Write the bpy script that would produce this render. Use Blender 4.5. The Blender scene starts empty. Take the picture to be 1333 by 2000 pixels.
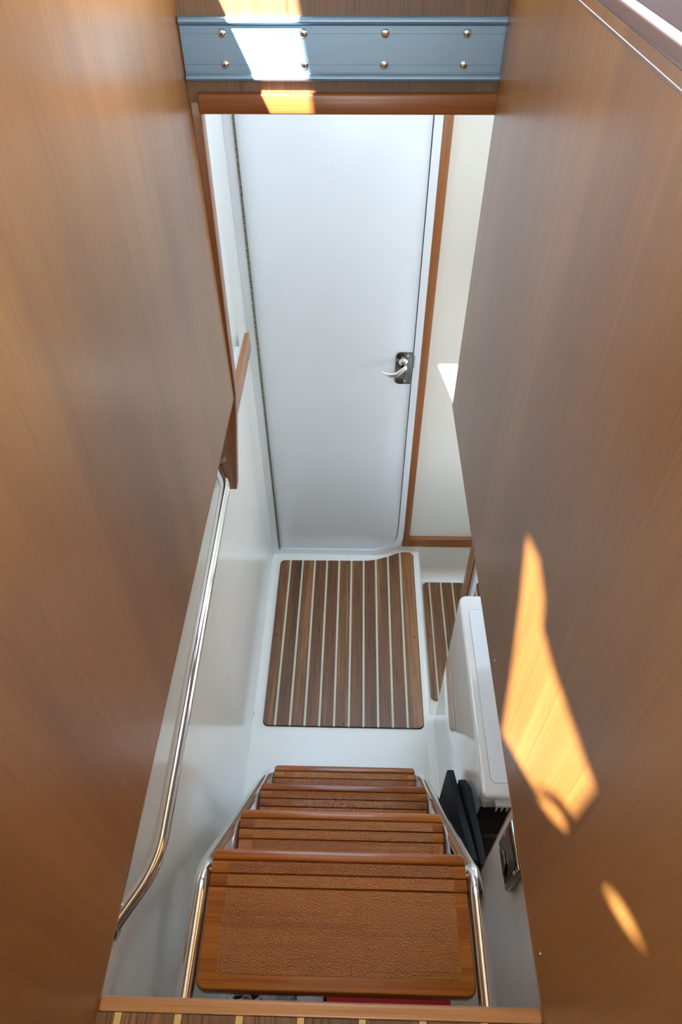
import bpy, bmesh, math, random
from mathutils import Vector, Matrix
random.seed(7)
PI = math.pi
scene = bpy.context.scene
COL = scene.collection

# ------------------------------------------------------------------ camera
CAMZ = 2.2
PITCH, YAW, ROLL, FPX = math.radians(46.40466581), math.radians(-1.63194382), math.radians(-0.33122935), 1305.157
cy, sy, cp, sp = math.cos(YAW), math.sin(YAW), math.cos(PITCH), math.sin(PITCH)
right = Vector((cy, -sy, 0)); fh = Vector((sy, cy, 0))
fwd = fh * cp + Vector((0, 0, -sp)); up = fh * sp + Vector((0, 0, cp))
r2 = right * math.cos(ROLL) + up * math.sin(ROLL); u2 = -right * math.sin(ROLL) + up * math.cos(ROLL)
cam = bpy.data.cameras.new('camera'); camo = bpy.data.objects.new('camera', cam); COL.objects.link(camo)
camo.matrix_world = Matrix(((r2.x, u2.x, -fwd.x, 0), (r2.y, u2.y, -fwd.y, 0), (r2.z, u2.z, -fwd.z, CAMZ), (0, 0, 0, 1)))
cam.sensor_fit = 'VERTICAL'; cam.sensor_height = 36; cam.sensor_width = 24
cam.lens = FPX / 2000 * 36
cam.clip_start = 0.01; cam.clip_end = 200
scene.camera = camo

# ------------------------------------------------------------------ world, sun, exposure
SUN = Vector((.633, 1.0, -1.395)).normalized()
w = bpy.data.worlds.new('sky'); scene.world = w; w.use_nodes = True
nt = w.node_tree; nt.nodes.clear()
wo = nt.nodes.new('ShaderNodeOutputWorld'); bg = nt.nodes.new('ShaderNodeBackground')
tc = nt.nodes.new('ShaderNodeTexCoord'); sx_ = nt.nodes.new('ShaderNodeSeparateXYZ'); rp = nt.nodes.new('ShaderNodeValToRGB')
mr = nt.nodes.new('ShaderNodeMapRange'); mr.inputs[1].default_value = -1; mr.inputs[2].default_value = 1
nt.links.new(tc.outputs['Generated'], sx_.inputs[0]); nt.links.new(sx_.outputs[2], mr.inputs[0]); nt.links.new(mr.outputs[0], rp.inputs[0])
nt.links.new(rp.outputs[0], bg.inputs[0]); nt.links.new(bg.outputs[0], wo.inputs[0])
cr = rp.color_ramp
cr.elements[0].position = 0.0; cr.elements[0].color = (.20, .21, .20, 1)
cr.elements[1].position = 1.0; cr.elements[1].color = (.42, .66, 1.0, 1)
e = cr.elements.new(.48); e.color = (.32, .34, .34, 1)
e = cr.elements.new(.52); e.color = (1.0, .975, .93, 1)
e = cr.elements.new(.7); e.color = (.66, .82, 1.0, 1)
bg.inputs[1].default_value = 2.6
sl = bpy.data.lights.new('sun', 'SUN'); so = bpy.data.objects.new('sun', sl); COL.objects.link(so)
so.rotation_euler = SUN.to_track_quat('-Z', 'Y').to_euler(); so.location = (-3, -4, 8)
sl.energy = 24; sl.color = (1, .93, .82); sl.angle = math.radians(.45)
scene.view_settings.view_transform = 'Standard'; scene.view_settings.look = 'None'
scene.view_settings.gamma = 1; scene.view_settings.use_curve_mapping = False
scene.view_settings.exposure = 1.82
scene.cycles.max_bounces = 14; scene.cycles.diffuse_bounces = 8; scene.cycles.glossy_bounces = 6

def portal(name, loc, direction, sx, sy_):
    l = bpy.data.lights.new(name, 'AREA'); l.shape = 'RECTANGLE'; l.size = sx; l.size_y = sy_
    l.cycles.is_portal = True
    o = bpy.data.objects.new(name, l); COL.objects.link(o)
    o.location = loc; o.rotation_euler = Vector(direction).to_track_quat('-Z', 'Y').to_euler()
portal('added_lobby_opening_daylight', (.98, 1.54, 1.125), (-1, 0, 0), 1.15, .6)  # daylight through an opening added out of view to brighten the lobby
portal('stern_opening_daylight', (0, -2.98, 2.2), (0, 1, 0), 3.1, 1.8)
portal('windscreen_daylight', (0, 1.89, 2.68), (0, -.65, -.76), 3.15, 1.6)
portal('side_window_daylight', (-1.58, -.3, 2.72), (1, 0, 0), .8, 5.0)
portal('side_window_daylight', (1.58, -.3, 2.72), (-1, 0, 0), .8, 5.0)

# ------------------------------------------------------------------ materials
MATS = {}
def new_mat(name):
    m = bpy.data.materials.new(name); m.use_nodes = True
    b = m.node_tree.nodes['Principled BSDF']; MATS[name] = m
    return m, m.node_tree, b
def plain(name, col, rough=.4, metal=0, coat=0, spec=.5, noise=0, bump=0, bscale=60, coat_r=.05, aniso=0):
    m, t, b = new_mat(name)
    b.inputs['Base Color'].default_value = (*col, 1); b.inputs['Roughness'].default_value = rough
    b.inputs['Metallic'].default_value = metal; b.inputs['Coat Weight'].default_value = coat
    b.inputs['Coat Roughness'].default_value = coat_r; b.inputs['Specular IOR Level'].default_value = spec
    b.inputs['Anisotropic'].default_value = aniso
    tcn = t.nodes.new('ShaderNodeTexCoord'); n = t.nodes.new('ShaderNodeTexNoise')
    t.links.new(tcn.outputs['Object'], n.inputs['Vector']); n.inputs['Scale'].default_value = bscale; n.inputs['Detail'].default_value = 4
    if noise:
        mx = t.nodes.new('ShaderNodeMixRGB'); mx.blend_type = 'MIX'
        mx.inputs[1].default_value = (*col, 1); mx.inputs[2].default_value = (*[c * (1 - noise) for c in col], 1)
        t.links.new(n.outputs[0], mx.inputs[0]); t.links.new(mx.outputs[0], b.inputs['Base Color'])
    if bump:
        bn = t.nodes.new('ShaderNodeBump'); bn.inputs['Strength'].default_value = bump; bn.inputs['Distance'].default_value = .001
        t.links.new(n.outputs[0], bn.inputs['Height']); t.links.new(bn.outputs[0], b.inputs['Normal'])
    return m
def wood(name, axis, dark, mid, light, rough=.4, coat=0., scale=1., contrast=1., vary=.12, spec=.5, pores=.5, coat_r=.12, pore_len=6.):
    m, t, b = new_mat(name); N = t.nodes; L = t.links
    tcn = N.new('ShaderNodeTexCoord'); oi = N.new('ShaderNodeObjectInfo')
    off = N.new('ShaderNodeVectorMath'); off.operation = 'SCALE'
    L.new(tcn.outputs['Object'], off.inputs[0]); off.inputs['Scale'].default_value = 1
    addr = N.new('ShaderNodeVectorMath'); addr.operation = 'ADD'
    cmb = N.new('ShaderNodeCombineXYZ'); mul = N.new('ShaderNodeMath'); mul.operation = 'MULTIPLY'; mul.inputs[1].default_value = 7.3
    L.new(oi.outputs['Random'], mul.inputs[0])
    for i in range(3): L.new(mul.outputs[0], cmb.inputs[i])
    L.new(off.outputs[0], addr.inputs[0]); L.new(cmb.outputs[0], addr.inputs[1])
    def nz(along, across, detail, rg=.55, dist=0.):
        mp = N.new('ShaderNodeMapping'); s = [across * scale] * 3; s[axis] = along * scale
        mp.inputs['Scale'].default_value = s
        n = N.new('ShaderNodeTexNoise'); n.inputs['Scale'].default_value = 1; n.inputs['Detail'].default_value = detail
        n.inputs['Roughness'].default_value = rg; n.inputs['Distortion'].default_value = dist
        L.new(addr.outputs[0], mp.inputs[0]); L.new(mp.outputs[0], n.inputs['Vector']); return n
    a = nz(.7, 14, 5, .6, .3); f = nz(2.0, 130, 3); p = nz(pore_len, 420, 2, .5); big = nz(.35, 4, 2)
    mix1 = N.new('ShaderNodeMath'); mix1.operation = 'MULTIPLY_ADD'; L.new(a.outputs[0], mix1.inputs[0]); mix1.inputs[1].default_value = .55 * contrast
    L.new(big.outputs[0], mix1.inputs[2])
    mix2 = N.new('ShaderNodeMath'); mix2.operation = 'MULTIPLY_ADD'; L.new(f.outputs[0], mix2.inputs[0]); mix2.inputs[1].default_value = .35 * contrast
    L.new(mix1.outputs[0], mix2.inputs[2])
    rmp = N.new('ShaderNodeValToRGB'); k = rmp.color_ramp
    c0 = .5 + .45 * contrast
    k.elements[0].position = max(0, c0 - .33); k.elements[0].color = (*dark, 1)
    k.elements[1].position = min(1, c0 + .27); k.elements[1].color = (*light, 1)
    ee = k.elements.new(min(.98, c0)); ee.color = (*mid, 1)
    L.new(mix2.outputs[0], rmp.inputs[0])
    pr = N.new('ShaderNodeValToRGB'); pr.color_ramp.elements[0].position = .36; pr.color_ramp.elements[1].position = .47
    pr.color_ramp.elements[0].color = (1 - pores, 1 - pores, 1 - pores, 1)
    L.new(p.outputs[0], pr.inputs[0])
    mm = N.new('ShaderNodeMixRGB'); mm.blend_type = 'MULTIPLY'; mm.inputs[0].default_value = 1
    L.new(rmp.outputs[0], mm.inputs[1]); L.new(pr.outputs[0], mm.inputs[2])
    hs = N.new('ShaderNodeHueSaturation'); mrn = N.new('ShaderNodeMapRange')
    mrn.inputs[3].default_value = 1 - vary; mrn.inputs[4].default_value = 1 + vary
    L.new(oi.outputs['Random'], mrn.inputs[0]); L.new(mrn.outputs[0], hs.inputs['Value']); L.new(mm.outputs[0], hs.inputs['Color'])
    L.new(hs.outputs[0], b.inputs['Base Color'])
    b.inputs['Roughness'].default_value = rough; b.inputs['Coat Weight'].default_value = coat; b.inputs['Coat Roughness'].default_value = coat_r
    b.inputs['Specular IOR Level'].default_value = spec
    bn = N.new('ShaderNodeBump'); bn.inputs['Strength'].default_value = .12; bn.inputs['Distance'].default_value = .001
    L.new(p.outputs[0], bn.inputs['Height']); L.new(bn.outputs[0], b.inputs['Normal'])
    return m
WD, WM, WL = (.145, .057, .013), (.235, .098, .023), (.30, .132, .036)
panel_wood = wood('veneer_vertical_grain', 2, WD, WM, WL, rough=.38, coat=.3, coat_r=.25, contrast=.8, vary=.02, pores=.12)
trim_x = wood('trim_wood_x', 0, (.18, .060, .016), (.27, .096, .027), (.34, .13, .04), rough=.32, coat=.3, vary=.05, pores=.2)
trim_y = wood('trim_wood_y', 1, (.18, .060, .016), (.27, .096, .027), (.34, .13, .04), rough=.32, coat=.3, vary=.05, pores=.2)
trim_z = wood('trim_wood_z', 2, (.16, .050, .013), (.24, .080, .022), (.31, .11, .034), rough=.32, coat=.3, vary=.05, pores=.2)
teak = wood('teak_plank', 1, (.10, .040, .014), (.22, .092, .032), (.33, .145, .05), rough=.42, contrast=1., vary=.14, pores=.45)
teak_up = wood('teak_plank_saloon', 1, (.10, .045, .016), (.20, .092, .033), (.28, .13, .05), rough=.4, contrast=1., vary=.12, pores=.5)
varn = wood('varnished_teak', 0, (.24, .056, .005), (.38, .102, .009), (.48, .15, .016), rough=.35, spec=.3, coat=.55, coat_r=.06, vary=.06, pores=.15)
nosing_w = wood('nosing_wood', 0, (.30, .12, .034), (.42, .18, .056), (.50, .23, .08), rough=.35, vary=.02, pores=.2)
edge_w = wood('edge_wood', 1, (.26, .09, .025), (.36, .14, .04), (.45, .18, .06), rough=.4, vary=.02)
def pad_mat():
    m = wood('anti_slip_lacquer', 0, (.30, .078, .006), (.44, .130, .009), (.52, .17, .016), rough=.5, coat=.6, coat_r=.04, spec=.3, vary=.05, pores=.1)
    t = m.node_tree; b = t.nodes['Principled BSDF']
    tcn = t.nodes.new('ShaderNodeTexCoord'); n = t.nodes.new('ShaderNodeTexNoise'); n.inputs['Scale'].default_value = 430; n.inputs['Detail'].default_value = 2
    t.links.new(tcn.outputs['Object'], n.inputs['Vector'])
    rr = t.nodes.new('ShaderNodeValToRGB'); rr.color_ramp.elements[0].position = .40; rr.color_ramp.elements[1].position = .62
    t.links.new(n.outputs[0], rr.inputs[0])
    bn = t.nodes.new('ShaderNodeBump'); bn.inputs['Strength'].default_value = .6; bn.inputs['Distance'].default_value = .0045
    t.links.new(rr.outputs[0], bn.inputs['Height']); t.links.new(bn.outputs[0], b.inputs['Normal']); t.links.new(bn.outputs[0], b.inputs['Coat Normal'])
    return m
pad = pad_mat()
gel = plain('white_gelcoat', (.88, .865, .79), rough=.28, coat=.35, noise=.04, bscale=4)
wallw = plain('white_wall_laminate', (.80, .79, .735), rough=.24, coat=.3, noise=.03, bscale=3, bump=.05)
doorw = plain('white_door_gloss', (.79, .855, .92), rough=.22, coat=.6, coat_r=.03, noise=.02, bscale=3)
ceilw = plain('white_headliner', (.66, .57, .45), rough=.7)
appl = plain('white_appliance_enamel', (.80, .80, .79), rough=.08, coat=1, coat_r=.02)
lidm = plain('pale_lid_panel', (.78, .82, .88), rough=.2, coat=.4)
applg = plain('grey_white_plastic', (.68, .69, .65), rough=.35)
chrome = plain('polished_stainless', (.80, .80, .79), rough=.07, metal=1)
dchrome = plain('dark_chrome', (.25, .235, .22), rough=.1, metal=1)
steel = plain('brushed_steel', (.5, .5, .5), rough=.35, metal=1)
alu = plain('anodised_aluminium_sky_tint', (.17, .29, .42), rough=.32, metal=.45, aniso=.4, bump=.05, bscale=200)  # blue of the reflected sky is mixed into the grey base colour
bolt = plain('screw_steel', (.80, .80, .80), rough=.2, metal=1)
black = plain('black_plastic', (.014, .017, .022), rough=.65, spec=.12, bump=.3, bscale=300)
blackg = plain('black_gloss', (.008, .008, .010), rough=.15)
gask = plain('dark_seam', (.02, .02, .02), rough=.8)
holly = plain('holly_inlay', (.66, .64, .47), rough=.5, noise=.15, bscale=50)
holly2 = plain('yellow_holly_inlay', (.72, .47, .14), rough=.45, noise=.15, bscale=50)
red = plain('red_card', (.55, .015, .02), rough=.5)
paper = plain('white_paper', (.75, .76, .8), rough=.8)
greyp = plain('grey_wrapper', (.22, .22, .25), rough=.35)
tanw = plain('tan_board', (.45, .35, .24), rough=.5, noise=.2, bscale=30)
cream = plain('cream_board', (.62, .58, .48), rough=.5)
greyl = plain('grey_sticker', (.22, .22, .24), rough=.5)
counter = plain('dark_counter_veneer', (.07, .03, .025), rough=.7, spec=.03)

# ------------------------------------------------------------------ helpers
def wloc(p):
    l = Vector((0, 0, 0))
    while p is not None:
        l += p.location; p = p.parent
    return l
def tag(o, label=None, cat=None, group=None, kind=None):
    if label: o['label'] = label
    if cat: o['category'] = cat
    if group: o['group'] = group
    if kind: o['kind'] = kind
    return o
def empty(name, loc, label, cat, group=None, kind=None):
    o = bpy.data.objects.new(name, None); COL.objects.link(o); o.location = loc; o.empty_display_size = .05
    return tag(o, label, cat, group, kind)
def obj(name, bm, mat, parent=None, origin=None, smooth=35, label=None):
    base = wloc(parent) if parent else Vector((0, 0, 0))
    if origin is None:
        origin = base
    origin = Vector(origin)
    bmesh.ops.translate(bm, verts=bm.verts, vec=-origin)
    bmesh.ops.recalc_face_normals(bm, faces=bm.faces)
    me = bpy.data.meshes.new(name); bm.to_mesh(me); bm.free()
    if smooth:
        for p in me.polygons: p.use_smooth = True
        me.set_sharp_from_angle(angle=math.radians(smooth))
    me.materials.append(mat)
    o = bpy.data.objects.new(name, me); COL.objects.link(o)
    if parent: o.parent = parent
    o.location = origin - base
    if label: o['label'] = label
    return o
def box(x0, x1, y0, y1, z0, z1, bev=0, seg=2):
    bm = bmesh.new(); bmesh.ops.create_cube(bm, size=1)
    for v in bm.verts:
        v.co = Vector((x0 + (v.co.x + .5) * (x1 - x0), y0 + (v.co.y + .5) * (y1 - y0), z0 + (v.co.z + .5) * (z1 - z0)))
    if bev:
        bmesh.ops.bevel(bm, geom=list(bm.edges), offset=bev, segments=seg, profile=.5, affect='EDGES', clamp_overlap=True)
    return bm
def prism(pts, axis, a, b, bev=0, seg=2):
    """extrude a 2-D outline along an axis; pts are the two remaining coords in xyz order"""
    bm = bmesh.new()
    def mk(p, c):
        q = list(p); q.insert(axis, c); return bm.verts.new(q)
    A = [mk(p, a) for p in pts]; B = [mk(p, b) for p in pts]; n = len(pts)
    bm.faces.new(A); bm.faces.new(B[::-1])
    for i in range(n): bm.faces.new((A[i], A[(i + 1) % n], B[(i + 1) % n], B[i]))
    bmesh.ops.recalc_face_normals(bm, faces=bm.faces)
    if bev:
        es = [e_ for e_ in bm.edges if abs(e_.verts[0].co[axis] - e_.verts[1].co[axis]) < 1e-7]
        bmesh.ops.bevel(bm, geom=es, offset=bev, segments=seg, profile=.5, affect='EDGES', clamp_overlap=True)
    return bm
def rrect(x0, x1, y0, y1, r, seg=6, corners=(1, 1, 1, 1)):
    out = []
    for k, (cx, cy_, a0) in enumerate(((x1, y1, 0), (x0, y1, 90), (x0, y0, 180), (x1, y0, 270))):
        rr = r * corners[k]
        if rr <= 0: out.append((cx, cy_)); continue
        sx1 = -1 if cx == x1 else 1; sy1 = -1 if cy_ == y1 else 1
        for i in range(seg + 1):
            a = math.radians(a0 + 90 * i / seg)
            out.append((cx + sx1 * rr + rr * math.cos(a), cy_ + sy1 * rr + rr * math.sin(a)))
    return out
def fillet(pts, rad, seg=8):
    pts = [Vector(p) for p in pts]; out = [pts[0]]
    if not isinstance(rad, (list, tuple)): rad = [rad] * (len(pts) - 2)
    for i in range(1, len(pts) - 1):
        p = pts[i]; a = (pts[i - 1] - p).normalized(); b = (pts[i + 1] - p).normalized()
        ang = a.angle(b); d = rad[i - 1] / math.tan(ang / 2)
        c = p + (a + b).normalized() * (rad[i - 1] / math.sin(ang / 2))
        s = p + a * d; e_ = p + b * d; v0 = s - c; v1 = e_ - c; tot = v0.angle(v1); ax = v0.cross(v1).normalized()
        for k in range(seg + 1): out.append(c + Matrix.Rotation(tot * k / seg, 3, ax) @ v0)
    out.append(pts[-1]); return out
def tube(path, r, seg=16, bm=None, caps=True, rads=None):
    bm = bm or bmesh.new(); path = [Vector(p) for p in path]; n = len(path)
    t0 = (path[1] - path[0]).normalized()
    u = t0.orthogonal().normalized(); rings = []
    for i, p in enumerate(path):
        t = ((path[min(i + 1, n - 1)] - p).normalized() + (p - path[max(i - 1, 0)]).normalized()).normalized() if 0 < i < n - 1 else ((path[1] - p) if i == 0 else (p - path[i - 1])).normalized()
        u = (u - t * u.dot(t)).normalized(); v = t.cross(u); rr = rads[i] if rads else r
        rings.append([bm.verts.new(p + (u * math.cos(2 * PI * k / seg) + v * math.sin(2 * PI * k / seg)) * rr) for k in range(seg)])
    for i in range(n - 1):
        for k in range(seg):
            bm.faces.new((rings[i][k], rings[i][(k + 1) % seg], rings[i + 1][(k + 1) % seg], rings[i + 1][k]))
    if caps: bm.faces.new(rings[0][::-1]); bm.faces.new(rings[-1])
    return bm
def lathe(prof, axis, center, seg=20):
    """prof: (radius, height along axis); dome ends closed when radius is 0"""
    bm = bmesh.new(); rings = []; c = Vector(center)
    ax = Vector([1 if i == axis else 0 for i in range(3)]); u = ax.orthogonal().normalized(); v = ax.cross(u)
    for r, h in prof:
        if r < 1e-9: rings.append([bm.verts.new(c + ax * h)])
        else: rings.append([bm.verts.new(c + ax * h + (u * math.cos(2 * PI * k / seg) + v * math.sin(2 * PI * k / seg)) * r) for k in range(seg)])
    for A, B in zip(rings, rings[1:]):
        for k in range(seg):
            q = [A[k % len(A)], A[(k + 1) % len(A)], B[(k + 1) % len(B)], B[k % len(B)]]
            q2 = []
            for v_ in q:
                if v_ not in q2: q2.append(v_)
            if len(q2) > 2: bm.faces.new(q2)
    return bm
def join(*bms):
    out = bmesh.new()
    for b in bms:
        me = bpy.data.meshes.new('tmp'); b.to_mesh(me); b.free(); out.from_mesh(me); bpy.data.meshes.remove(me)
    return out

# ------------------------------------------------------------------ key dimensions
ZF = 1.28            # saloon sole
XL, XR = -.278, .217 # faces of the two wooden sides
YH = 1.225           # header plane
XW = -.345           # white wall on the left
YD = 1.878           # wall with the door
WELL = -.18

# ------------------------------------------------------------------ structure
def struct(name, bm, mat, label, cat, smooth=35):
    return tag(obj(name, bm, mat, None, smooth=smooth), label, cat, None, 'structure')
# lower floor: white moulding with a raised rim beside the well
FLOORP = [(-.40, -.004), (.262, -.004), (.274, -.006), (.281, -.012), (.2845, -.022), (.286, -.04), (.290, WELL - .03), (-.40, WELL - .03)]
struct('floor', join(prism(FLOORP, 1, -.45, YD + .02), box(.25, .96, -.45, 1.118, WELL - .03, -.0042, .004, 2)), gel, 'white moulded lower floor around the wooden hatch', 'floor')
def well_floor():
    pts = [(1.10, WELL), (YD - .05, WELL)]
    for k in range(9):
        a = math.radians(90 * k / 8)
        pts.append((YD - .05 + .05 * math.sin(a), WELL + .05 * (1 - math.cos(a))))
    pts += [(YD + .02, WELL + .05), (YD + .02, WELL - .04), (1.10, WELL - .04)]
    return prism(pts, 0, .288, .96)
struct('floor_well', well_floor(), gel, 'sunken white floor well on the right with coved back edge', 'floor')
struct('wall_left', box(XW - .04, XW, -.45, YD + .03, -.2, 2.30), wallw, 'glossy white side wall carrying the chrome handrail', 'wall')
struct('wall_front', box(XW - .04, .96, YD, YD + .04, -.22, 2.30), wallw, 'white end wall around the cabin door', 'wall')
struct('wall_right', join(box(.96, 1.0, -.45, 1.24, -.22, 2.10), box(.96, 1.0, 1.24, YD + .04, -.22, .55), box(.96, 1.0, 1.24, YD + .04, 1.70, 2.10), box(.96, 1.0, 1.84, YD + .04, .55, 1.70)), wallw, 'white side wall behind the appliance recess, with an added opening for light', 'wall')  # the gap beyond the recess is added to let fill light in
struct('wall_back', box(XW - .04, 1.0, -.49, -.45, -.22, ZF), wallw, 'white wall closing the space under the saloon floor', 'wall')
# undersides of the furniture left and right of the stairwell
struct('ceiling_right', box(XR + .02, 1.0, -.45, YH, ZF + .002, ZF + .022), ceilw, 'white underside above the appliance recess', 'ceiling')
struct('ceiling_left', box(XW - .04, XL - .02, -.45, YH + .01, ZF + .002, ZF + .022), ceilw, 'white underside above the handrail wall', 'ceiling')

# wooden sides of the stairwell
LT, RT = 2.15, 2.078
lp = struct('wall_upper_left', box(XL - .02, XL, -1.5, YH + .008, ZF, LT, .001, 1), panel_wood, 'large satin wood-veneer side panel left of the stairs', 'wood panel')
obj('edge_strip', box(XL - .02, XL, -1.5, YH + .008, ZF - .004, ZF - .0005), edge_w, lp)
rp_ = struct('wall_upper_right', box(XR, XR + .02, -1.5, YH - .011, ZF, RT, .001, 1), panel_wood, 'large satin wood-veneer side panel right of the stairs, sunlit patches on it', 'wood panel')
obj('edge_strip', box(XR, XR + .02, -1.5, YH - .009, ZF - .004, ZF - .0005), edge_w, rp_)
for y_ in (1.103, .77, .541, .165):
    obj('screw', lathe([(.0016, 0), (.0016, -.0006), (.0008, -.0009), (0, -.0009)], 0, (XR, y_, 1.31), 10), bolt, rp_)
struct('trim_5', join(box(XR - .003, XR + .008, -1.5, YH - .011, 2.078, 2.093, .004, 3), box(XR - .0006, XR + .02, -1.5, YH - .011, 2.066, 2.069, .0005, 1)), plain('lacquered_edge', (.16, .09, .07), rough=.3, spec=.5), 'rounded lacquered edge along the top of the right panel', 'edge trim')
struct('counter_right', box(XR + .0085, 1.2, -1.5, YH - .011, 2.07, 2.0915, .002), counter, 'dark glossy counter top above the right panel', 'counter')
struct('counter_left', box(-1.2, XL - .02, -1.5, YH + .008, LT - .03, LT - .002, .002), counter, 'counter top above the left panel', 'counter')
# header over the companionway
struct('wall_header', box(XL, XR + .03, YH + .003, YH + .03, 1.872, 2.12), wood('header_veneer', 2, (.075, .040, .019), (.115, .062, .030), (.155, .086, .042), rough=.4, vary=.02, pores=.35), 'narrow wooden header board behind the aluminium plate', 'header')
struct('trim_1', box(-.263, XR + .03, YH - .010, YH + .035, 1.858, 1.888, .004, 3), trim_x, 'horizontal wooden moulding under the aluminium plate', 'moulding')
jp = [(-.263, 1.889), (-.264, 1.84), (-.2675, 1.65), (-.271, 1.476), (-.2735, 1.29), (-.277, 1.25), (-.292, 1.12), (-.307, .979), (-.331, .979), (XW, 1.16), (XW, 1.889)]
struct('trim_2', prism(jp, 1, YH + .012, YH + .045, .003, 2), trim_z, 'upright wooden trim board behind the left panel edge', 'trim')
# frame on the end wall
struct('trim_3', box(.207, .2345, YD - .018, YD, .037, 2.2, .003, 2), trim_z, 'upright wooden trim strip right of the white door', 'trim')
struct('trim_4', box(.2345, .96, YD - .018, YD, .037, .090, .003, 2), trim_x, 'low horizontal wooden trim strip on the end wall', 'trim')

# ---------- saloon shell above: roof with holes shaped for the sun patches, window posts, open stern
def roof():
    bm = bmesh.new(); ZR = 3.2
    def ring(pts):
        vs = [bm.verts.new((p[0], p[1], ZR)) for p in pts]
        for i in range(len(vs)): bm.edges.new((vs[i], vs[(i + 1) % len(vs)]))
    def back(p):
        t = (ZR - p[2]) / -SUN.z; return (p[0] - SUN.x * t, p[1] - SUN.y * t)
    ring([(-1.62, -3.0), (1.62, -3.0), (1.62, 1.40), (-1.62, 1.40)])
    # hole traced back along the sun from the patch on header and end wall
    ring([back((x, YH, z)) for x, z in ((-.40, 2.09), (-.108, 2.09), (-.098, 2.007), (-.078, 1.888), (-.073, 1.858), (-.03, 1.5), (-.30, 1.5))])
    # made-up holes, cut so the sun draws the right-hand panel's patches
    for poly in ([(.561, 1.572), (.505, 1.592), (.458, 1.58), (.439, 1.552), (.379, 1.558), (.242, 1.597), (.244, 1.522), (.272, 1.492), (.297, 1.447), (.311, 1.406), (.434, 1.287), (.483, 1.42), (.52, 1.50)],
                 [(.300, 1.409), (.289, 1.436), (.268, 1.472), (.250, 1.494), (.241, 1.489), (.268, 1.445)],
                 [(.158, 1.573), (.155, 1.590), (.137, 1.608), (.117, 1.616), (.135, 1.592)]):
        ring([back((XR, y, z)) for y, z in poly])
    bmesh.ops.triangle_fill(bm, use_beauty=True, use_dissolve=False, edges=list(bm.edges))
    return bm
struct('ceiling', roof(), ceilw, 'white saloon roof, unseen, with holes shaped to cast the sun patches', 'ceiling', smooth=0)
struct('wall_saloon_left', join(box(-1.64, -1.6, -3, 2.5, ZF, 2.32), box(-1.64, -1.6, -3, 1.26, 3.12, 3.2), *[box(-1.64, -1.6, y - .05, y + .05, 2.32, 3.12) for y in (-2.95, -1.0, .8)]), ceilw, 'saloon side wall with window openings on the left', 'wall')
struct('wall_saloon_right', join(box(1.6, 1.64, -3, 2.5, ZF, 2.32), box(1.6, 1.64, -3, 1.26, 3.12, 3.2), *[box(1.6, 1.64, y - .05, y + .05, 2.32, 3.12) for y in (-2.95, -1.0, .8)]), ceilw, 'saloon side wall with window openings on the right', 'wall')
struct('wall_dash', join(box(-1.6, XW, YH + .03, 2.5, 2.10, 2.15), box(1.0, 1.6, YH + .03, 2.5, 2.10, 2.15), box(XW, .96, 1.92, 2.5, 2.10, 2.15), box(XR + .021, .96, YH - .06, YH - .03, ZF, 2.07), box(-.6, XW, YH + .008, YH + .03, ZF, 2.12)), ceilw, 'white dashboard shelf under the windscreen', 'wall')

# ---------- saloon sole
so_ = empty('floor_saloon', (0, .1, ZF), 'teak and holly saloon floor at the head of the stairs', 'floor', None, 'structure')
obj('subfloor', box(XW, .9, -3, .108, ZF - .05, ZF - .004), plain('plywood', (.25, .15, .07), rough=.6), so_)
obj('nosing', box(XL + .0005, XR - .0005, .1035, .1185, ZF - .03, ZF + .0015, .004, 3), nosing_w, so_)
sc_ = [-.2537, -.1867, -.1187, -.0507, .0173, .0841, .1519]
sw = .0039
ed = [XL + .0005] + sc_ + [XR - .0005]
for i in range(len(ed) - 1):
    a = ed[i] + (sw + .0004 if i else 0); b_ = ed[i + 1] - (sw + .0004 if i < len(ed) - 2 else 0)
    obj('plank', box(a, b_, -1.5, .1033, ZF - .006, ZF, .0005, 1), teak_up, so_)
for x in sc_: obj('holly_strip', box(x - sw, x + sw, -1.5, .1033, ZF - .006, ZF - .0002), holly2, so_)

# ------------------------------------------------------------------ door
dr = empty('door_1', (-.06, YD, .0), 'glossy white cabin door with rounded lower corner and chrome lever', 'door', None, 'structure')
def door_outline(x0, x1, z0, z1, curve):
    return [(x0, z0)] + curve + [(x1, z1), (x0, z1)]
c_leaf = [(.06, .028), (.091, .029), (.12, .040), (.146, .056), (.165, .074), (.176, .093), (.181, .125), (.182, .17)]
c_gap = [(x + .0022, z - .0012) for x, z in c_leaf]
c_out = [(.05, -.003), (.084, -.002), (.115, .010), (.143, .026), (.175, .048), (.195, .064), (.2055, .10), (.2065, .17)]
leaf = door_outline(-.3135, .182, .0275, 2.2, c_leaf)
gap = door_outline(-.3165, .1842, .0262, 2.2, c_gap)
outer = door_outline(XW, .2065, -.003, 2.2, c_out)
def frame_bm(front, backy):
    bm = bmesh.new(); n = len(outer)
    Of = [bm.verts.new((x, front, z)) for x, z in outer]; If = [bm.verts.new((x, front, z)) for x, z in gap]
    Ob = [bm.verts.new((x, backy, z)) for x, z in outer]; Ib = [bm.verts.new((x, backy, z)) for x, z in gap]
    for i in range(n):
        j = (i + 1) % n
        bm.faces.new((Of[i], Of[j], If[j], If[i])); bm.faces.new((Of[i], Of[j], Ob[j], Ob[i])); bm.faces.new((If[i], If[j], Ib[j], Ib[i]))
    return bm
obj('frame', frame_bm(YD - .032, YD), doorw, dr)
obj('leaf', prism(leaf, 1, YD - .026, YD - .004, .0015, 2), doorw, dr)
obj('gasket', prism(gap, 1, YD - .010, YD - .002), gask, dr)
hb = bmesh.new(); z = .03
while z < 2.0:
    tube([(-.3155, YD - .0345, z), (-.3155, YD - .0345, z + .0165)], .0042, 8, hb); z += .019
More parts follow.
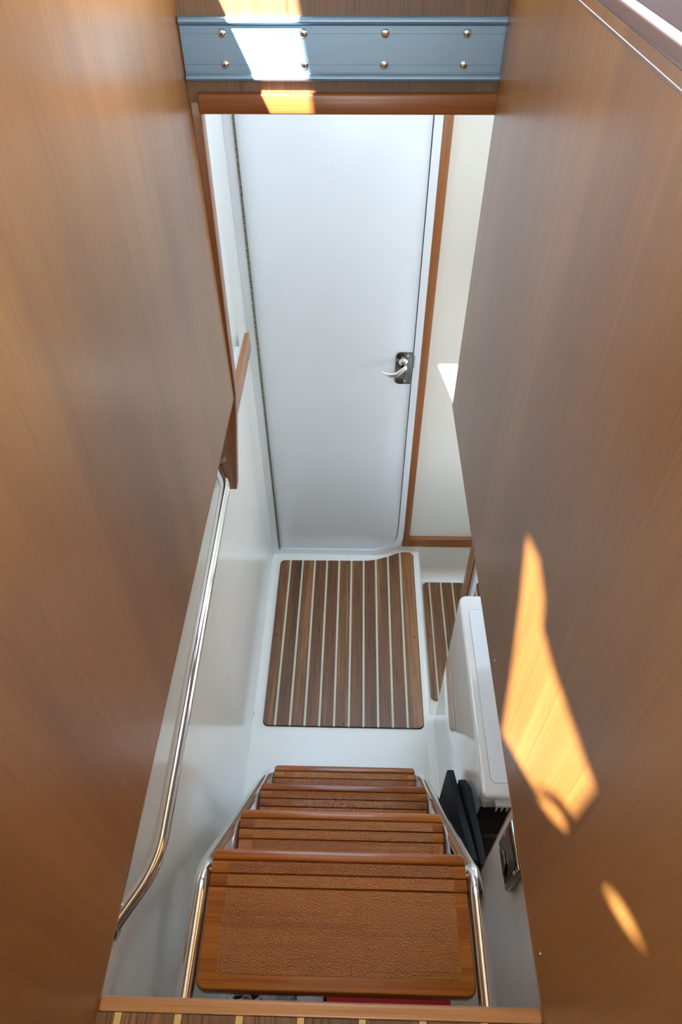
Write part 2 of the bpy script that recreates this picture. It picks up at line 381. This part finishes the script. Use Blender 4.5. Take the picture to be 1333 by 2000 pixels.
obj('piano_hinge', hb, plain('hinge_brass_grey', (.33, .31, .24), rough=.3, metal=1), dr)
# lever handle and its plate
YF = YD - .026
pl = obj('handle_plate', prism(rrect(.127, .1805, .880, 1.002, .017, 6, (0, 1, 1, 0)), 1, YF - .003, YF, .001), dchrome, dr, label='polished chrome handle plate')
obj('boss', lathe([(.015, 0), (.015, -.006), (.012, -.010), (.0085, -.012), (.008, -.030)], 1, (.152, YF - .003, .968), 20), chrome, pl)
lvp = fillet([(.152, YF - .012, .968), (.160, YF - .042, .972), (.130, YF - .046, .946), (.107, YF - .044, .943), (.084, YF - .036, .948)], [.010, .018, .03], 6)
nl = len(lvp)
obj('lever', tube(lvp, .006, 12, rads=[.0062 + .0022 * math.sin(PI * min(1, i / (nl - 1) * 1.02)) * (1 if i > 4 else 0) - (.003 if i == nl - 1 else 0) for i in range(nl)]), chrome, pl)
for xx, zz in ((.166, .990), (.161, .893)):
    obj('screw', lathe([(.0042, 0), (.0036, -.0015), (.0018, -.0024), (0, -.0024)], 1, (xx, YF - .003, zz), 12), bolt, pl)
obj('keyhole', lathe([(.0055, 0), (.0055, -.0012), (.0036, -.0014), (.0034, .0)], 1, (.160, YF - .003, .910), 14), bolt, pl)
obj('keyhole_core', lathe([(.0034, 0), (.0034, -.0008), (0, -.0008)], 1, (.160, YF - .003, .910), 12), blackg, pl)
obj('strike_plate', box(.1850, .1890, YF - .008, YF - .0055, .945, .992, .0008, 1), steel, dr)

# ------------------------------------------------------------------ teak hatch in the lower floor
def plank_set(parent, x0, x1, ylo, yhi_fn, joints, ztop, rad, hw, wood_m, strip_m, thick=.010):
    def lo(x):
        d = min(x - x0, x1 - x)
        return ylo + (rad - math.sqrt(max(0, rad * rad - (rad - d) ** 2)) if d < rad else 0)
    def hi(x):
        d = min(x - x0, x1 - x)
        return yhi_fn(x) - (rad - math.sqrt(max(0, rad * rad - (rad - d) ** 2)) if d < rad else 0)
    def outline(a, b):
        n = max(2, int((b - a) / .004)); xs = [a + (b - a) * k / n for k in range(n + 1)]
        if a <= x0 + 1e-6: xs = [a + .0003, a + .001, a + .002] + xs[1:]
        if b >= x1 - 1e-6: xs = xs[:-1] + [b - .002, b - .001, b - .0003]
        return [(x, lo(x)) for x in xs] + [(x, hi(x)) for x in reversed(xs)]
    ed_ = [x0] + list(joints) + [x1]
    for i in range(len(ed_) - 1):
        a = ed_[i] + (hw + .0002 if i else 0); b = ed_[i + 1] - (hw + .0002 if i < len(ed_) - 2 else 0)
        obj('plank', prism(outline(a, b), 2, ztop - thick, ztop), wood_m, parent)
    for j in joints:
        obj('holly_strip', prism(outline(j - hw, j + hw), 2, ztop - thick, ztop - .0003), strip_m, parent)
def interp(tab):
    def f(x):
        if x <= tab[0][0]: return tab[0][1]
        for (a, ya), (b, yb) in zip(tab, tab[1:]):
            if x <= b:
                t = (x - a) / (b - a); t = t * t * (3 - 2 * t) if False else t
                return ya + (yb - ya) * t
        return tab[-1][1]
    return f
hatch = empty('floor_hatch', (-.027, 1.062, 0), 'large teak and holly hatch set in the floor before the door', 'floor panel')
top = interp([(-.3, 1.803), (.02, 1.806), (.063, 1.808), (.10, 1.815), (.148, 1.832), (.175, 1.845), (.2, 1.8555), (.215, 1.8575), (.26, 1.8575)])
plank_set(hatch, -.307, .253, 1.062, top, [-.265 + .05144 * k for k in range(10)], .004, .018, .0036, teak, holly)
def rim(x0, x1, y0, fn, z, off):
    xs = [x0 + (x1 - x0) * k / 40 for k in range(41)]
    r = .019; arc = [math.radians(90 * k / 6) for k in range(7)]
    return [(x0 + r - r * math.cos(a), y0 + r - r * math.sin(a)) for a in arc] + [(x1 - r + r * math.sin(a), y0 + r - r * math.cos(a)) for a in arc] + [(x, fn(x)) for x in reversed(xs)]
obj('seam', prism([(x, y) for x, y in rim(-.307 - .002, .253 + .0025, 1.062 - .002, lambda x: top(x) + .002 - (.012 if x < -.30 or x > .247 else 0), 0, 0)], 2, -.006, -.0032), gask, hatch)
for x, y in ((-.292, 1.43), (.240, 1.43), (-.025, 1.795), (-.027, 1.071)):
    obj('screw', lathe([(.0034, 0), (.0034, .0006), (.002, .0008), (0, .0004)], 2, (x, y, .004), 12), gask, hatch)
wellp = empty('floor_panel', (.46, 1.262, WELL), 'smaller teak and holly floor panel lying in the sunken well', 'floor panel')
plank_set(wellp, .309, .62, 1.262, lambda x: 1.832, [.338 + .0508 * k for k in range(6)], WELL + .010, .022, .0034, teak, holly)
for x, y in ((.322, 1.55), (.477, 1.82)):
    obj('screw', lathe([(.0034, 0), (.0034, .0006), (.002, .0008), (0, .0004)], 2, (x, y, WELL + .010), 12), gask, wellp)
for (x, y, z, nx), lab in (((XW, 1.10, .012, 1), 'tiny steel eyelet at the wall foot beside the hatch near edge'), ((XW, 1.822, .016, 1), 'tiny steel eyelet at the wall foot by the door corner'), ((.2905, 1.135, -.05, 1), 'tiny steel stud on the well rim by the appliance')):
    tag(obj('wall_stud', lathe([(.006, 0), (.006, .002), (.0035, .005), (0, .0055)], 0, (x, y, z), 12), bolt, None, origin=(x, y, z)), lab, 'stud', 'studs along the floor edge')

# ------------------------------------------------------------------ aluminium plate on the header
ap = empty('aluminium_plate', (-.03, YH, 1.904), 'grey aluminium profile plate, sky reflection tinted in, screwed across the header', 'metal plate')
def lip(zc, r):
    return [(YH - .004 - r * 1.1 * math.cos(a), zc + r * math.sin(a)) for a in [math.radians(-90 + 180 * k / 8) for k in range(9)]]
prof = [(YH + .003, 1.904)] + lip(1.9093, .0052) + [(YH - .003, 1.9165), (YH - .0038, 1.9168), (YH - .0038, 1.9262), (YH - .0032, 1.9264), (YH - .0032, 1.9270), (YH - .0038, 1.9272), (YH - .0038, 1.9664), (YH - .0032, 1.9666), (YH - .0032, 1.9672), (YH - .0038, 1.9674), (YH - .0038, 1.9765), (YH - .003, 1.9768)] + lip(1.9828, .0052) + [(YH + .003, 1.988)]
obj('profile', prism(prof, 0, -.2755, XR + .004), alu, ap)
def screw_bm(c):
    x, y, z = c
    return lathe([(.0064, 0), (.0060, -.0012), (.0045, -.0026), (.0022, -.0033), (0, -.0034)], 1, c, 18)
for x in (-.2115, -.0875, .0365, .160):
    for z in (1.967, 1.9265):
        s = obj('screw', screw_bm((x, YH - .0036, z)), bolt, ap)
        a = random.uniform(0, 1.5)
        bm = bmesh.new()
        for k in (0, 1):
            an = a + k * PI / 2; dx, dz = math.cos(an) * .0030, math.sin(an) * .0030; px, pz = -math.sin(an) * .0007, math.cos(an) * .0007
            q = [(x + sx2 * dx + sg * px, z + sx2 * dz + sg * pz) for sx2, sg in ((1, 1), (-1, 1), (-1, -1), (1, -1))]
            vs = [bm.verts.new((u_, YH - .0036 - .0036, v_)) for u_, v_ in q]; vb = [bm.verts.new((u_, YH - .0036 - .0020, v_)) for u_, v_ in q]
            bm.faces.new(vs)
            for i in range(4): bm.faces.new((vs[i], vs[(i + 1) % 4], vb[(i + 1) % 4], vb[i]))
        obj('cross_slot', bm, blackg, s, smooth=0)

# ------------------------------------------------------------------ ledge with wooden fiddle
sh = empty('wall_shelf', (-.33, 1.27, 1.12), 'narrow white wall ledge with a wooden lip left of the door', 'shelf')
obj('ledge', box(XW, -.3235, YH + .046, 1.645, 1.120, 1.150, .001, 1), wallw, sh)
obj('fiddle', prism([(YH + .046, 1.103), (1.698, 1.108), (1.690, 1.166), (YH + .046, 1.166)], 0, -.3235, -.3095, .002, 2), trim_y, sh, label='wooden lip board')

# ------------------------------------------------------------------ handrail
hr = empty('handrail', (-.303, .7, 1.06), 'long polished steel handrail bent back into the left white wall', 'handrail')
obj('tube', tube(fillet([(-.36, .212, 1.06), (-.302, .315, 1.06), (-.3165, 1.168, 1.06), (-.36, 1.262, 1.06)], [.16, .09], 14), .0125, 24), chrome, hr)
for y in (.238,):
    obj('flange', lathe([(.026, 0), (.026, .003), (.018, .005), (.0135, .006)], 0, (XW, y, 1.06), 24), chrome, hr)

# ------------------------------------------------------------------ ladder
ld = empty('step_ladder', (-.017, .5, 0), 'steep boat ladder of four varnished wooden treads between chrome tubes', 'ladder')
TX0, TX1 = -.223, .189
TR = [(.354, 1.020), (.501, .783), (.658, .522), (.815, .257)]
def tread(yf, zt, depth, n):
    yn = yf - depth
    base = obj('tread', prism(rrect(TX0, TX1, yn, yf - .0165, .016, 5, (0, 0, 1, 1)) , 2, zt - .024, zt - .0035, .003, 2), varn, ld)
    obj('slat', prism(rrect(TX0 + .002, TX1 - .002, yn + .002, yf - .0580, .014, 5, (0, 0, 1, 1)), 2, zt - .0045, zt, .0028, 3), varn, base)
    obj('slat', box(TX0, TX1, yf - .0565, yf - .0385, zt - .0045, zt, .0018, 2), varn, base)
    obj('slat', box(TX0, TX1, yf - .0370, yf - .0190, zt - .0045, zt, .0018, 2), varn, base)
    obj('nosing', prism(rrect(TX0, TX1, yf - .0175, yf, .010, 5, (1, 1, 0, 0)), 2, zt - .024, zt, .004, 3), varn, base)
    px0, px1 = TX0 + .029, TX1 - .021
    obj('anti_slip_pad', box(px0, px1, yf - .0558, yf - .0392, zt - .0008, zt + .0008), pad, base)
    obj('anti_slip_pad', box(px0, px1, yf - .0363, yf - .0197, zt - .0008, zt + .0008), pad, base)
    obj('anti_slip_pad', prism(rrect(px0, px1, yn + .022, yf - .0590, .004, 3), 2, zt - .0008, zt + .0008), pad, base)
for i, (yf, zt) in enumerate(TR): tread(yf, zt, .194, i)
for xt, sgn in ((-.2368, -1), (.2030, 1)):
    path = fillet([(xt, -.20, 1.012), (xt, .322, 1.012), (xt - .0 + sgn * .006, .792, .248), (xt + sgn * .006, .80, -.004)], [.06, .04], 12)
    obj('rail', tube(path, .0128, 24), chrome, ld)
    for yf, zt in TR[1:]:
        a = TX0 if sgn < 0 else TX1
        obj('bracket', prism([(yf - .17, zt - .026), (yf - .015, zt - .026), (yf - .015, zt - .014), (yf - .05, zt + .03), (yf - .09, zt + .045), (yf - .12, zt + .03), (yf - .17, zt - .014)], 0, min(a + sgn * .0012, a + sgn * .006), max(a + sgn * .0012, a + sgn * .006), .0008, 1), steel, ld)
    for yf, zt in TR:
        a = TX0 if sgn < 0 else TX1
        obj('bolt', tube([(a - sgn * .01, yf - .03, zt - .014), (a + sgn * .012, yf - .03, zt - .014)], .004, 10), bolt, ld)

# ------------------------------------------------------------------ white appliance in the recess
BX0, BX1, BY0, BY1, BZ = .2925, .86, .566, 1.108, .708
wm = empty('appliance', (.58, .9, -.004), 'white box-shaped appliance with a pale inset lid beside the ladder', 'appliance')
def body():
    out = rrect(BX0, BX1, BY0 + .02, BY1, .012, 6, (1, 1, .6, .6))
    return prism(out, 2, -.004, BZ - .021, .002, 2)
bd = obj('body', body(), appl, wm)
obj('lid', prism(rrect(BX0 - .001, BX1 + .001, BY0, BY1 + .003, .022, 6, (1, 1, .5, .5)), 2, BZ - .020, BZ, .007, 4), appl, wm)
obj('inset_panel', prism(rrect(BX0 + .021, BX1 - .03, BY0 + .03, BY1 - .045, .012, 5), 2, BZ - .002, BZ + .0012, .0008, 1), lidm, wm)
obj('inset_seam', prism(rrect(BX0 + .0203, BX1 - .0293, BY0 + .0293, BY1 - .0443, .0125, 5), 2, BZ - .002, BZ + .0004), plain('olive_seam', (.35, .36, .28), rough=.8), wm)
obj('front_strip', box(BX0 + .004, BX1 - .004, BY0 + .004, BY0 + .03, BZ - .075, BZ - .0205, .002, 2), applg, wm)
lt = obj('latch', box(BX0 + .030, BX0 + .068, BY0 - .010, BY0 + .006, BZ - .040, BZ - .026, .003, 2), appl, wm)
for k in range(3): obj('prong', box(BX0 + .035 + .012 * k, BX0 + .039 + .012 * k, BY0 - .008, BY0 + .006, BZ - .068, BZ - .038, .0015, 2), appl, lt)
obj('front_panel', box(BX0 + .012, BX1 - .012, BY0 + .014, BY0 + .022, .03, BZ - .076, .002, 1), blackg, wm, label='black front panel')
obj('sticker', box(BX0 + .045, BX0 + .10, BY0 + .0132, BY0 + .0142, .40, .43), greyl, wm)
obj('screw', lathe([(.004, 0), (.003, -.002), (0, -.0025)], 1, (BX0 + .012, BY0 + .004, BZ - .070), 10), bolt, wm)

# ------------------------------------------------------------------ boards leaning behind the appliance
for x0, x1, mat, yb, lab in ((.4085, .4225, trim_z, 1.50, 'brown wooden board standing upright behind the appliance'), (.4232, .4265, cream, 1.512, 'thin cream board squeezed between brown and tan boards behind the appliance'), (.4272, .4365, tanw, 1.50, 'tan board in the middle of those behind the appliance'), (.4372, .4520, lidm, 1.505, 'pale grey board rightmost of those behind the appliance')):
    o = obj('upright_board', prism(rrect(x0, x1, yb, yb + .03, .0015, 2), 2, WELL + .0102, .80, .0006, 1), mat, None, origin=(x0, yb, WELL + .0102))
    tag(o, lab, 'board', 'boards behind the appliance')

# ------------------------------------------------------------------ black boards beside the ladder
tag(obj('black_board', prism([(.690, .0), (.690, .545), (.684, .562), (.42, .765), (.40, .76), (.40, 0)], 0, .241, .256, .002, 2), black, None, origin=(.248, .55, 0)), 'black plastic board with slanted top standing next to the ladder', 'board', 'black boards by the ladder')
tag(obj('black_board', prism([(.655, .0), (.655, .575), (.645, .600), (.605, .655), (.42, .74), (.40, .73), (.40, 0)], 0, .263, .278, .002, 2), black, None, origin=(.269, .55, 0)), 'black plastic board with clipped corner standing between the other and the appliance', 'board', 'black boards by the ladder')

# ------------------------------------------------------------------ cabinet with flush latch on the right
cb = empty('cabinet', (.4, .1, 0), 'white cabinet side with a brown edge strip under the right panel', 'cabinet')
CX = .262
obj('side_panel', box(CX, CX + .018, -.44, .404, .0, 1.268, .0008, 1), wallw, cb)
obj('edge_strip', box(CX - .0003, CX + .018, .4041, .4065, .0, 1.268), edge_w, cb)
obj('end_panel', box(CX + .018, .94, .380, .398, .0, 1.268), wallw, cb)
lf = obj('latch_frame', prism(rrect(.302, .378, 1.008, 1.118, .004, 3), 0, CX - .012, CX - .0005, .003, 2), dchrome, cb, label='chrome flush latch frame')
obj('latch_recess', prism(rrect(.311, .369, 1.018, 1.108, .003, 3), 0, CX - .0135, CX - .0118, .0006, 1), blackg, lf)
obj('latch_grip', prism([(.318, 1.03), (.362, 1.03), (.350, 1.055), (.330, 1.055)], 0, CX - .017, CX - .0136, .001, 1), dchrome, lf)

# ------------------------------------------------------------------ things stowed under the top tread
st = empty('stowage_shelf', (0, 0, .72), 'dark stowage shelf under the top tread', 'shelf')
obj('shelf_board', box(-.215, .185, -.44, .23, .715, .735, .002, 1), black, st)
tag(obj('red_folder', box(-.035, .178, -.02, .222, .7355, .800, .008, 2), red, None, origin=(.07, .1, .7355)), 'red folder lying under the top tread', 'folder')
tag(obj('white_paper', prism([(-.075, .05), (-.040, .06), (-.041, .215), (-.09, .212)], 2, .7355, .775, .002, 1), paper, None, origin=(-.06, .1, .7355)), 'white booklet beside the red folder under the top tread', 'booklet')
def bag():
    bm = bmesh.new(); bmesh.ops.create_icosphere(bm, subdivisions=4, radius=1)
    r = random.Random(3)
    for v in bm.verts:
        d = 1 + .16 * math.sin(9 * v.co.x + 5 * v.co.y) * math.cos(7 * v.co.z + 4 * v.co.x) + r.uniform(-.05, .05)
        v.co = Vector((v.co.x * .04 * d, v.co.y * .05 * d, max(v.co.z, -.6) * .04 * d))
        v.co += Vector((-.125, .155, .7615))
    return bm
tag(obj('plastic_bag', bag(), greyp, None, origin=(-.125, .155, .735), smooth=20), 'crumpled grey plastic bag under the top tread', 'plastic bag')
ring_ = [(-.188 + .016 * math.cos(2 * PI * k / 20), .185 + .010 * math.sin(2 * PI * k / 20), .742 + .0018 * k) for k in range(41)]
tag(obj('cable_coil', tube(ring_, .004, 8), plain('grey_cable', (.35, .36, .37), rough=.4), None, origin=(-.188, .185, .7355)), 'small coil of grey cable left of the plastic bag', 'cable')
